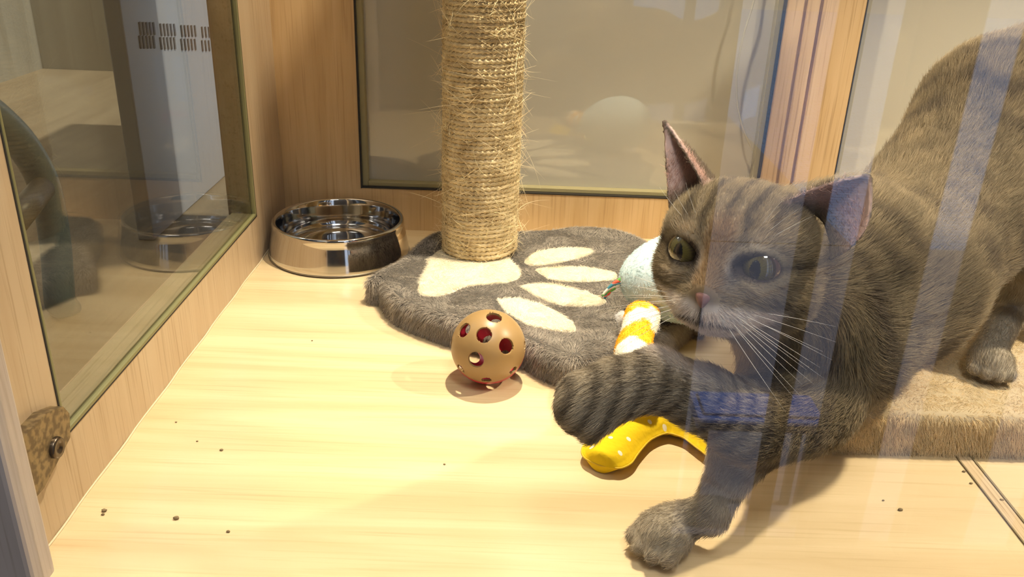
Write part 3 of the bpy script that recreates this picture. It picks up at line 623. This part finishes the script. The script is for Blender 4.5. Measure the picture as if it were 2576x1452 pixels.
# head
def hc(a, b, ra, rb, k='H', fl=None, L=.006):
    prims.append((hw_(a), hw_(b), ra*HS, rb*HS, k, unit((np.array(fl if fl is not None else (0, -1, .1), float))@HR.T), L))
hc((0, -.8, .6), (0, .5, .7), 3.7, 3.3); hc((-.9, .3, 1.2), (.9, .3, 1.2), 3.1, 3.1, fl=(0, -1, .3))
for s_ in (-1, 1):
    hc((s_*1.4, .9, -.7), (s_*2.3, .0, -1.0), 2.4, 2.1, fl=(s_*.7, -1, -.3), L=.009)
    hc((s_*.72, 3.6, -1.85), (s_*1.0, 3.1, -1.9), 1.08, 1.25, fl=(s_*.8, -.5, -.6), L=.004)
    hc((s_*1.55, 2.1, 1.55), (s_*2.3, 1.6, 1.5), 1.25, 1.2, fl=(s_*.3, -.6, 1), L=.005)
    hc((s_*1.9, 2.0, -.6), (s_*2.6, 1.3, -.5), 1.3, 1.4, fl=(s_*.8, -.7, -.5), L=.005)
hc((0, 2.5, 1.6), (0, 4.2, -.85), 1.15, .72, fl=(0, -.6, 1), L=.0028); hc((0, 3.05, -2.55), (0, 2.3, -2.5), .85, 1.15, fl=(0, -.3, -1), L=.005)
pa = np.array([p[0] for p in prims]); pb = np.array([p[1] for p in prims]); pra = np.array([p[2] for p in prims]); prb = np.array([p[3] for p in prims])
pg = np.array([p[4] for p in prims]); pf = np.array([p[5] for p in prims]); pL = np.array([p[6] for p in prims])
def pd_all(X):
    D = np.empty((len(X), len(pa)))
    for i in range(len(pa)):
        ab = pb[i]-pa[i]; t = np.clip((X-pa[i])@ab/(ab@ab), 0, 1); D[:, i] = np.linalg.norm(X-pa[i]-t[:, None]*ab, axis=1)-(pra[i]+t*(prb[i]-pra[i]))
    return D
EYES = [((s_*1.98, 2.42, .62), s_) for s_ in (-1, 1)]
def smin(D, k): m = D.min(1, keepdims=True); return m[:, 0]-k*np.log(np.exp(-(D-m)/k).sum(1))
def sdf(X, ears=True):
    D = pd_all(X); dT = smin(D[:, pg == 'T'], .006); dL = smin(D[:, pg == 'L'], .003); dP = smin(D[:, pg == 'P'], .0011); dH = smin(D[:, pg == 'H'], .0032)
    d = smin(np.stack([dT, dL], 1), .004); d = smin(np.stack([d, dP], 1), .0012)
    # eye openings: almond cut with the outer corner up
    q = hl_(X); e = np.full(len(X), 1e3)
    for s_ in (-1, 1):
        c = q-np.array([s_*1.98, 3.75, .60]); al = s_*.18; x = c[:, 0]*math.cos(al)+c[:, 2]*math.sin(al); z = -c[:, 0]*math.sin(al)+c[:, 2]*math.cos(al)
        k0 = np.sqrt((x/.98)**2+(c[:, 1]/1.5)**2+(z/.49)**2); k1 = np.sqrt((x/.98**2)**2+(c[:, 1]/1.5**2)**2+(z/.49**2)**2)+1e-9; e = np.minimum(e, k0*(k0-1)/k1*HS)
    dH = np.maximum(dH, -e); d = smin(np.stack([d, dH], 1), .0030)
    if ears:
        de = np.full(len(X), 1.)
        for E_ in EARPTS:
            near = np.linalg.norm(X-E_.mean(0), axis=1) < .065; ii = np.nonzero(near)[0]
            for c0 in range(0, len(ii), 4000):
                jj = ii[c0:c0+4000]; de[jj] = np.minimum(de[jj], np.sqrt(((X[jj][:, None]-E_[None])**2).sum(2).min(1))-.0013)
        d = smin(np.stack([d, de], 1), .0012)
    return d
# ears: curved sheets in the head frame
def ear_sheet(A, Mx, B, T, bulgeA, bulgeB, nu=26, nv=30):
    A, Mx, B, T = [np.array(v, float) for v in (A, Mx, B, T)]; G = np.zeros((nv, nu, 3))
    for iv in range(nv):
        v = iv/(nv-1)*.985
        for iu in range(nu):
            u = iu/(nu-1); arc = (1-u)**2*A+2*u*(1-u)*Mx*1.0+u*u*B
            p = arc*(1-v)+T*v; p = p+(np.array(bulgeA)*(1-u)+np.array(bulgeB)*u)*math.sin(math.pi*v**.8)*abs(2*u-1)
            G[iv, iu] = p
    return G
EAR = [ear_sheet((-1.7, 1.3, 3.2), (-1.8, -3.4, 4.6), (-4.05, 1.1, 2.1), (-5.75, .0, 7.1), (.10, .15, .1), (.10, .2, -.1)),
       ear_sheet((1.7, 1.6, 3.3), (3.4, -3.6, 4.0), (4.9, .9, 1.3), (5.75, -.1, 5.9), (.0, .1, .45), (1.05, .2, .1))]
EARW = [hw_(e.reshape(-1, 3)).reshape(e.shape) for e in EAR]; EARPTS = [e.reshape(-1, 3) for e in EARW]
raw = MB()
for i in range(len(pa)):
    a, b2 = pa[i], pb[i]; ax_ = unit(b2-a); n_ = 10
    pts = [(a-ax_*pra[i]*math.cos(t), pra[i]*math.sin(t)) for t in np.linspace(.05, np.pi/2, n_)]+[(b2+ax_*prb[i]*math.sin(t), prb[i]*math.cos(t)) for t in np.linspace(0, np.pi/2-.05, n_)]
    t1 = unit(np.cross(ax_, [.3, .5, .8])); t2 = np.cross(ax_, t1); sg = 24; V = []; F = []
    for c, r in pts:
        for j in range(sg): al = 2*np.pi*j/sg; V.append(c+r*(math.cos(al)*t1+math.sin(al)*t2))
    for k in range(len(pts)-1):
        for j in range(sg): F.append((k*sg+j, k*sg+(j+1) % sg, (k+1)*sg+(j+1) % sg, (k+1)*sg+j))
    F += [tuple(range(sg-1, -1, -1)), tuple((len(pts)-1)*sg+j for j in range(sg))]
    raw.add(V, F)
for e in EARW:
    nv, nu, _ = e.shape; du = np.gradient(e, axis=1); dv = np.gradient(e, axis=0); N = unit(np.cross(du, dv)); o1 = (e+N*.0014).reshape(-1, 3); o2 = (e-N*.0014).reshape(-1, 3); V = np.vstack([o1, o2]); F = []; q = nv*nu
    for i in range(nv-1):
        for j in range(nu-1): k = i*nu+j; F += [(k, k+1, k+nu+1, k+nu), (q+k, q+k+nu, q+k+nu+1, q+k+1)]
    for i in range(nv-1):
        for j in (0, nu-1): k = i*nu+j; F.append((k, k+nu, q+k+nu, q+k))
    for j in range(nu-1):
        for i in (0, nv-1): k = i*nu+j; F.append((k, k+1, q+k+1, q+k))
    raw.add(V, F)
tmp = raw.build('tmp_body', GAP); rm = tmp.modifiers.new('r', 'REMESH'); rm.mode = 'VOXEL'; rm.voxel_size = .0016
dg = bpy.context.evaluated_depsgraph_get(); ev = bpy.data.meshes.new_from_object(tmp.evaluated_get(dg))
X = np.empty(len(ev.vertices)*3); ev.vertices.foreach_get('co', X); X = X.reshape(-1, 3); CF = [tuple(p.vertices) for p in ev.polygons]
bpy.data.objects.remove(tmp); bpy.data.meshes.remove(ev)
ed = np.array([(f[i], f[(i+1) % len(f)]) for f in CF for i in range(len(f))])
def relax(X, it, lam=.5):
    deg = np.bincount(ed[:, 0], minlength=len(X))+np.bincount(ed[:, 1], minlength=len(X))
    for _ in range(it):
        Sx = np.zeros_like(X)
        for c in range(3): Sx[:, c] = np.bincount(ed[:, 0], X[ed[:, 1], c], len(X))+np.bincount(ed[:, 1], X[ed[:, 0], c], len(X))
        X = X+lam*(Sx/np.maximum(deg, 1)[:, None]-X)
    return X
def grad(X, d0=None):
    h = .0004; d0 = sdf(X) if d0 is None else d0
    return np.stack([sdf(X+np.eye(3)[c]*h)-d0 for c in range(3)], 1)/h, d0
for it in range(3):
    G, d0 = grad(X); X = X-unit(G)*np.clip(d0, -.004, .004)[:, None]; X = relax(X, 2 if it < 2 else 1, .4)
G, d0 = grad(X)
Npt = unit(G)
# ---- coat colour
def smooth(a, b, x): t = np.clip((x-a)/(b-a), 0, 1); return t*t*(3-2*t)
def eardist(P):
    de = np.full(len(P), 9.); ins = np.zeros(len(P)); vv = np.zeros(len(P))
    for e, s_ in zip(EARW, (-1, 1)):
        E_ = e.reshape(-1, 3); du = np.gradient(e, axis=1); dv = np.gradient(e, axis=0); NN = unit(np.cross(du, dv)).reshape(-1, 3)
        ii = np.nonzero(np.linalg.norm(P-E_.mean(0), axis=1) < .07)[0]
        front = (unit(np.array([s_*.3, 1., .2]))@HR.T)
        for c0 in range(0, len(ii), 4000):
            jj = ii[c0:c0+4000]; D2 = ((P[jj][:, None]-E_[None])**2).sum(2); k = D2.argmin(1); dd = np.sqrt(D2[np.arange(len(jj)), k])
            n_ = NN[k]*np.sign(NN[k]@front)[:, None]; sgn = np.sum((P[jj]-E_[k])*n_, 1)
            m_ = dd < de[jj]; jm = jj[m_]; de[jm] = dd[m_]; ins[jm] = (sgn > 0)[m_]; vv[jm] = (k//e.shape[1])[m_]/e.shape[0]
    return de, ins, vv
def coat(P, D=None):
    D = pd_all(P) if D is None else D
    q = hl_(P); near = D.argmin(1); g = pg[near]
    nz = vnoise(P, 60); nz2 = vnoise(P+3, 170); base = np.array([.285, .225, .135])
    col = np.broadcast_to(base, (len(P), 3)).copy()*(.80+.42*nz)[:, None]
    dark = np.array([.105, .08, .055]); pale = np.array([.60, .50, .36]); white = np.array([.86, .78, .72])
    def mixin(c, wgt): nonlocal col; col = col*(1-wgt[:, None])+c*wgt[:, None]
    # torso: broken mackerel stripes across the back line
    s1 = (P-SH)@back; tor = (g == 'T')*1.0
    st_ = smooth(.15, .75, np.sin(s1*2*np.pi/.030+5*vnoise(P, 22)+3*nz))*smooth(.30, .55, vnoise(P+11, 35)); mixin(dark*1.25, tor*st_*.75)
    dn = unit(np.array([.5, -.2, -1.])); und = smooth(.03, .075, (P-(SH+back[None]*s1[:, None]))@dn); mixin(np.array([.38, .32, .23]), tor*und*.5)
    # legs: grey with soft darker rings
    leg = ((g == 'L') | (g == 'P'))*1.0; mixin(np.array([.47, .41, .315]), leg*.75)
    rg = np.zeros(len(P))
    for a, b2 in ((a1, a2), (a2, a3), (a3, a4), (a4, a5), (el, wr), (knee, hock)):
        pass
    ring = smooth(.0, .8, np.sin(((P-a1)@unit(a4-a1))*2*np.pi/.0125+2*nz)); onarm = smooth(.034, .022, np.min(np.stack([np.linalg.norm(P-(c0+t_*(c1-c0)), axis=1) for c0, c1 in ((a1, a2), (a2, a3), (a3, a4), (a4, a5)) for t_ in (0, .33, .66)], 1), axis=1))
    mixin(dark*1.1, onarm*ring*.75)
    ring2 = smooth(.3, .9, np.sin(((P-el)@unit(wr-el))*2*np.pi/.017+1+2*nz)); on2 = smooth(.034, .020, np.min(np.stack([np.linalg.norm(P-(el+t_*(wr-el)), axis=1) for t_ in np.linspace(0, 1, 7)], 1), axis=1)); mixin(dark*1.4, on2*ring2*.35)
    # head markings
    hd = smooth(7.2, 5.6, np.linalg.norm(q*np.array([1, .9, 1]), axis=1))
    x, y, z = q[:, 0], q[:, 1], q[:, 2]; ax_ = np.abs(x); wv = (vnoise(P, 120)-.5)*.5
    fore = smooth(1.0, 2.0, z)*smooth(-2.5, .5, y)*hd; mixin(dark, fore*smooth(.2, .8, np.cos((x+wv)*2*np.pi/1.15))*.7*smooth(3.2, 2.4, ax_)); mixin(pale*.9, fore*smooth(.3, .9, -np.cos((x+wv)*2*np.pi/1.15))*.55*smooth(3, 2, ax_)*smooth(4.2, 2.6, z))
    mixin(np.array([.42, .28, .15]), hd*smooth(1.0, .5, ax_)*smooth(-1.4, -.4, z)*smooth(3.4, 2.2, z)*smooth(1.5, 2.5, y)*.8)
    mixin(pale*1.05, hd*np.exp(-(((ax_-2.0)/.95)**2+((z-1.75)/.5)**2))*(y > .5)*.9)
    mixin(pale, hd*np.exp(-(((ax_-2.0)/.9)**2+((z+.55)/.35)**2))*(y > .5)*.75)
    mixin(white*.9, hd*np.exp(-(((ax_-.95)/.30)**2+((z-.25)/.75)**2))*(y > 2)*.7)
    mixin(dark*.8, hd*np.exp(-((z-.75-(ax_-3.1)*.15)/.23)**2)*smooth(3.0, 3.3, ax_)*(y > -2)*.8)
    mixin(dark*.9, hd*np.exp(-((z+1.0+(ax_-2.6)*.25)/.28)**2)*smooth(2.4, 3.0, ax_)*(y > -2)*.55)
    mixin(white, hd*smooth(-1.25, -1.75, z)*smooth(1.8, 2.8, y)*.95); mixin(dark*.5, hd*np.exp(-((z+2.5+.22*np.abs(ax_-.75))/.10)**2)*(y > 3)*smooth(1.8, 1.3, ax_)); mixin(dark*.5, hd*np.exp(-(x/.09)**2)*(z < -1.6)*(z > -2.7)*(y > 3))
    mixin(white*.85, hd*smooth(-2.6, -3.3, z)*smooth(.3, 1.5, y)*.7)
    mixin(np.array([.24, .18, .13]), hd*np.exp(-(((ax_-.42)/.3)**2+((z+1.25)/.5)**2))*(y > 3)*.6)
    e = ((ax_-1.98)/1.26)**2+((z-.60)/.85)**2; mixin(np.array([.045, .032, .028]), hd*smooth(1.05, .70, e)*(y > 1.2)*.95)
    mixin(dark*.7, hd*np.exp(-(((ax_-1.05)/.28)**2+((z-.05-.0)/.35)**2))*(y > 2)*.8)
    de, ins, vv = eardist(P); eo = smooth(.0045, .0025, de)
    mixin(np.array([.85, .60, .52]), eo*ins*.85*smooth(.02, .30, vv)); mixin(np.array([.30, .245, .19]), eo*(1-ins)*.8); mixin(dark*.6, eo*smooth(.82, .97, vv)*.8)
    return col*(.88+.24*nz2)[:, None], near, de, ins
cc, near, de, ins = coat(X)
cato = np.array([.30, .62, 0])
SKIN = hairmat('cat_skin', .8, spec=.1, trans=0)
cat = mesh('cat', X, CF, SKIN, org=cato, col=cc*.8)
tag(cat, 'grey-brown tabby cat, crouched with one front paw swiping forward, beside the scratching post', 'cat')
# ---- fur
def dens(c, n):
    vis = (c[:, 0] < .62)*1.0; facing = np.sum(n*unit(CAM-c), 1)
    return vis*np.where(facing < -.35, .12, 1.0)*np.where(np.linalg.norm(c-HC, axis=1) < .075, 2.1, 1.0)*np.where(c[:, 1] < .56, 1.25, .9)
P, N, idx = sample(X, CF, 330000, dens)
gn, _ = grad(P); N = unit(gn); D = pd_all(P)
cl_, near, de, ins = coat(P, D)
wgt = np.exp(-(D-D.min(1, keepdims=True))/.006); wgt /= wgt.sum(1, keepdims=True); fl = wgt@pf; L = wgt@pL
q = hl_(P); hd = np.linalg.norm(q, axis=1) < 6.2
fl = unit(fl)+.35*np.stack([vnoise(P, 70)-.5, vnoise(P+5, 70)-.5, vnoise(P+9, 70)-.5], 1)
inear = de < .0035
L = np.where(inear, np.where(ins > .5, .0045, .0032), L); up_ear = unit(np.array([0, 0, 1.])@HR.T); fl[inear] = up_ear+.3*rng.normal(size=(inear.sum(), 3))
ee = np.minimum(((q[:, 0]-1.98)/1.02)**2+((q[:, 2]-.6)/.64)**2, ((q[:, 0]+1.98)/1.02)**2+((q[:, 2]-.6)/.64)**2)
inface = hd & (q[:, 1] > 1.0)
L = np.where(inface & (ee < 2.6), np.minimum(L, .0022), L)
nosed = np.linalg.norm((q-np.array([0, 4.9, -1.3]))/np.array([.82, .6, .62]), axis=1)
kp = ~(inface & (ee < 1.0)) & (nosed > 1) & (P[:, 2] > .001) & ~(inear & (ins > .5) & (rng.random(len(P)) < .55))
L = L*(.65+.6*rng.random(len(P))); lift = np.where(inear, .35, .30)
tipc = cl_*(.78+.55*rng.random(len(P)))[:, None]
far = D.min(1) < .03; kp &= far
Q = strands(P[kp], N[kp], fl[kp], lift[kp][:, None], L[kp], jit=.16, k=4)
Q[..., 2] = np.maximum(Q[..., 2], .0004)
FURM = hairmat('cat_fur', .55, spec=.25, trans=.30)
fo = hair('fur', Q, np.where(hd[kp], .00009, .00012), tipc[kp], FURM, cat); fo['kind'] = 'stuff'
# ---- eyes
for (c, s_) in EYES:
    c = np.array(c); Rr = 1.15
    gz = unit(np.array([s_*.10-.10, 1, -.12])); t1 = unit(np.cross(gz, [0, 0, 1])); t2 = np.cross(t1, gz)
    V = []; cols = []; F = []; nr = 40; sg = 56
    for i in range(nr+1):
        th_ = math.pi*.60*i/nr
        for j in range(sg):
            a_ = 2*np.pi*j/sg; V.append(c+Rr*(math.cos(th_)*gz+math.sin(th_)*(math.cos(a_)*t1+math.sin(a_)*t2)))
            px_, py_ = math.sin(th_)*math.cos(a_), math.sin(th_)*math.sin(a_)
            pup = (px_/.24)**2+(py_/.46)**2; rr3 = math.hypot(px_, py_)
            if pup < 1: k_ = (.004, .004, .005)
            elif rr3 < .74: tq = max(0, (rr3-.3)/.44); k_ = (.13-.05*tq+.015*math.sin(a_*31), .11-.05*tq+.015*math.sin(a_*31), .022)
            elif rr3 < .82: k_ = (.05, .035, .02)
            else: k_ = (.10, .06, .05)
            cols.append(k_)
    for i in range(nr):
        for j in range(sg): F.append((i*sg+j, i*sg+(j+1) % sg, (i+1)*sg+(j+1) % sg, (i+1)*sg+j))
    EM = hairmat('eye_iris_%d' % (s_+1), .04, spec=.6, trans=0); EM.node_tree.nodes['Principled BSDF'].inputs['Coat Weight'].default_value = 1
    mesh('eye', hw_(np.array(V)), F, EM, cat, col=np.array(cols))
# ---- nose leather
V = []; F = []; nn = 24
for i in range(nn+1):
    t = math.pi*i/nn
    for j in range(32):
        p_ = 2*math.pi*j/32; x_, y_, z_ = math.sin(t)*math.cos(p_), math.sin(t)*math.sin(p_), math.cos(t)
        wx = .72*(1-.45*(1-z_)/2*1.5) if z_ < 1 else .3
        V.append((x_*wx, 4.66+y_*.42+.12*z_*0-(abs(x_)**2)*.12, -1.30+z_*.50))
for i in range(nn):
    for j in range(32): F.append((i*32+j, i*32+(j+1) % 32, (i+1)*32+(j+1) % 32, (i+1)*32+j))
no = mesh('nose', hw_(np.array(V)), F, mat('nose_leather', (.30, .15, .13), .45), cat)
# ---- whiskers
WM = mat('whisker_hair', (.82, .78, .70), .35)
def whisk(a, dirs, Lw, rad=.00022, sag=.25):
    a = np.array(a, float); d = unit(np.array(dirs, float)); t = np.linspace(0, 1, 14)[:, None]
    p = hw_(a+d*t*Lw+np.array([0, -.6, -sag])*t**2*Lw*.5); V, F = tube(p, rad*(1-.85*t[:, 0]), 6); mesh('whisker', V, F, WM, cat)
for s_ in (-1, 1):
    for r in range(3):
        for k in range(4):
            whisk((s_*(1.1+.22*k), 4.0-.28*k, -1.75-.32*r), (s_*1.0, .35-.15*k, -.25-.28*r+.12*k), 5.8-.5*k-.3*r)
    for k in range(3): whisk((s_*(1.4+.35*k), 2.9, 2.0), (s_*(.5+.3*k), .5, 1), 2.8, .00016, .1)
# ---- claw tips on the standing and hind paws are sheathed: toe clefts only
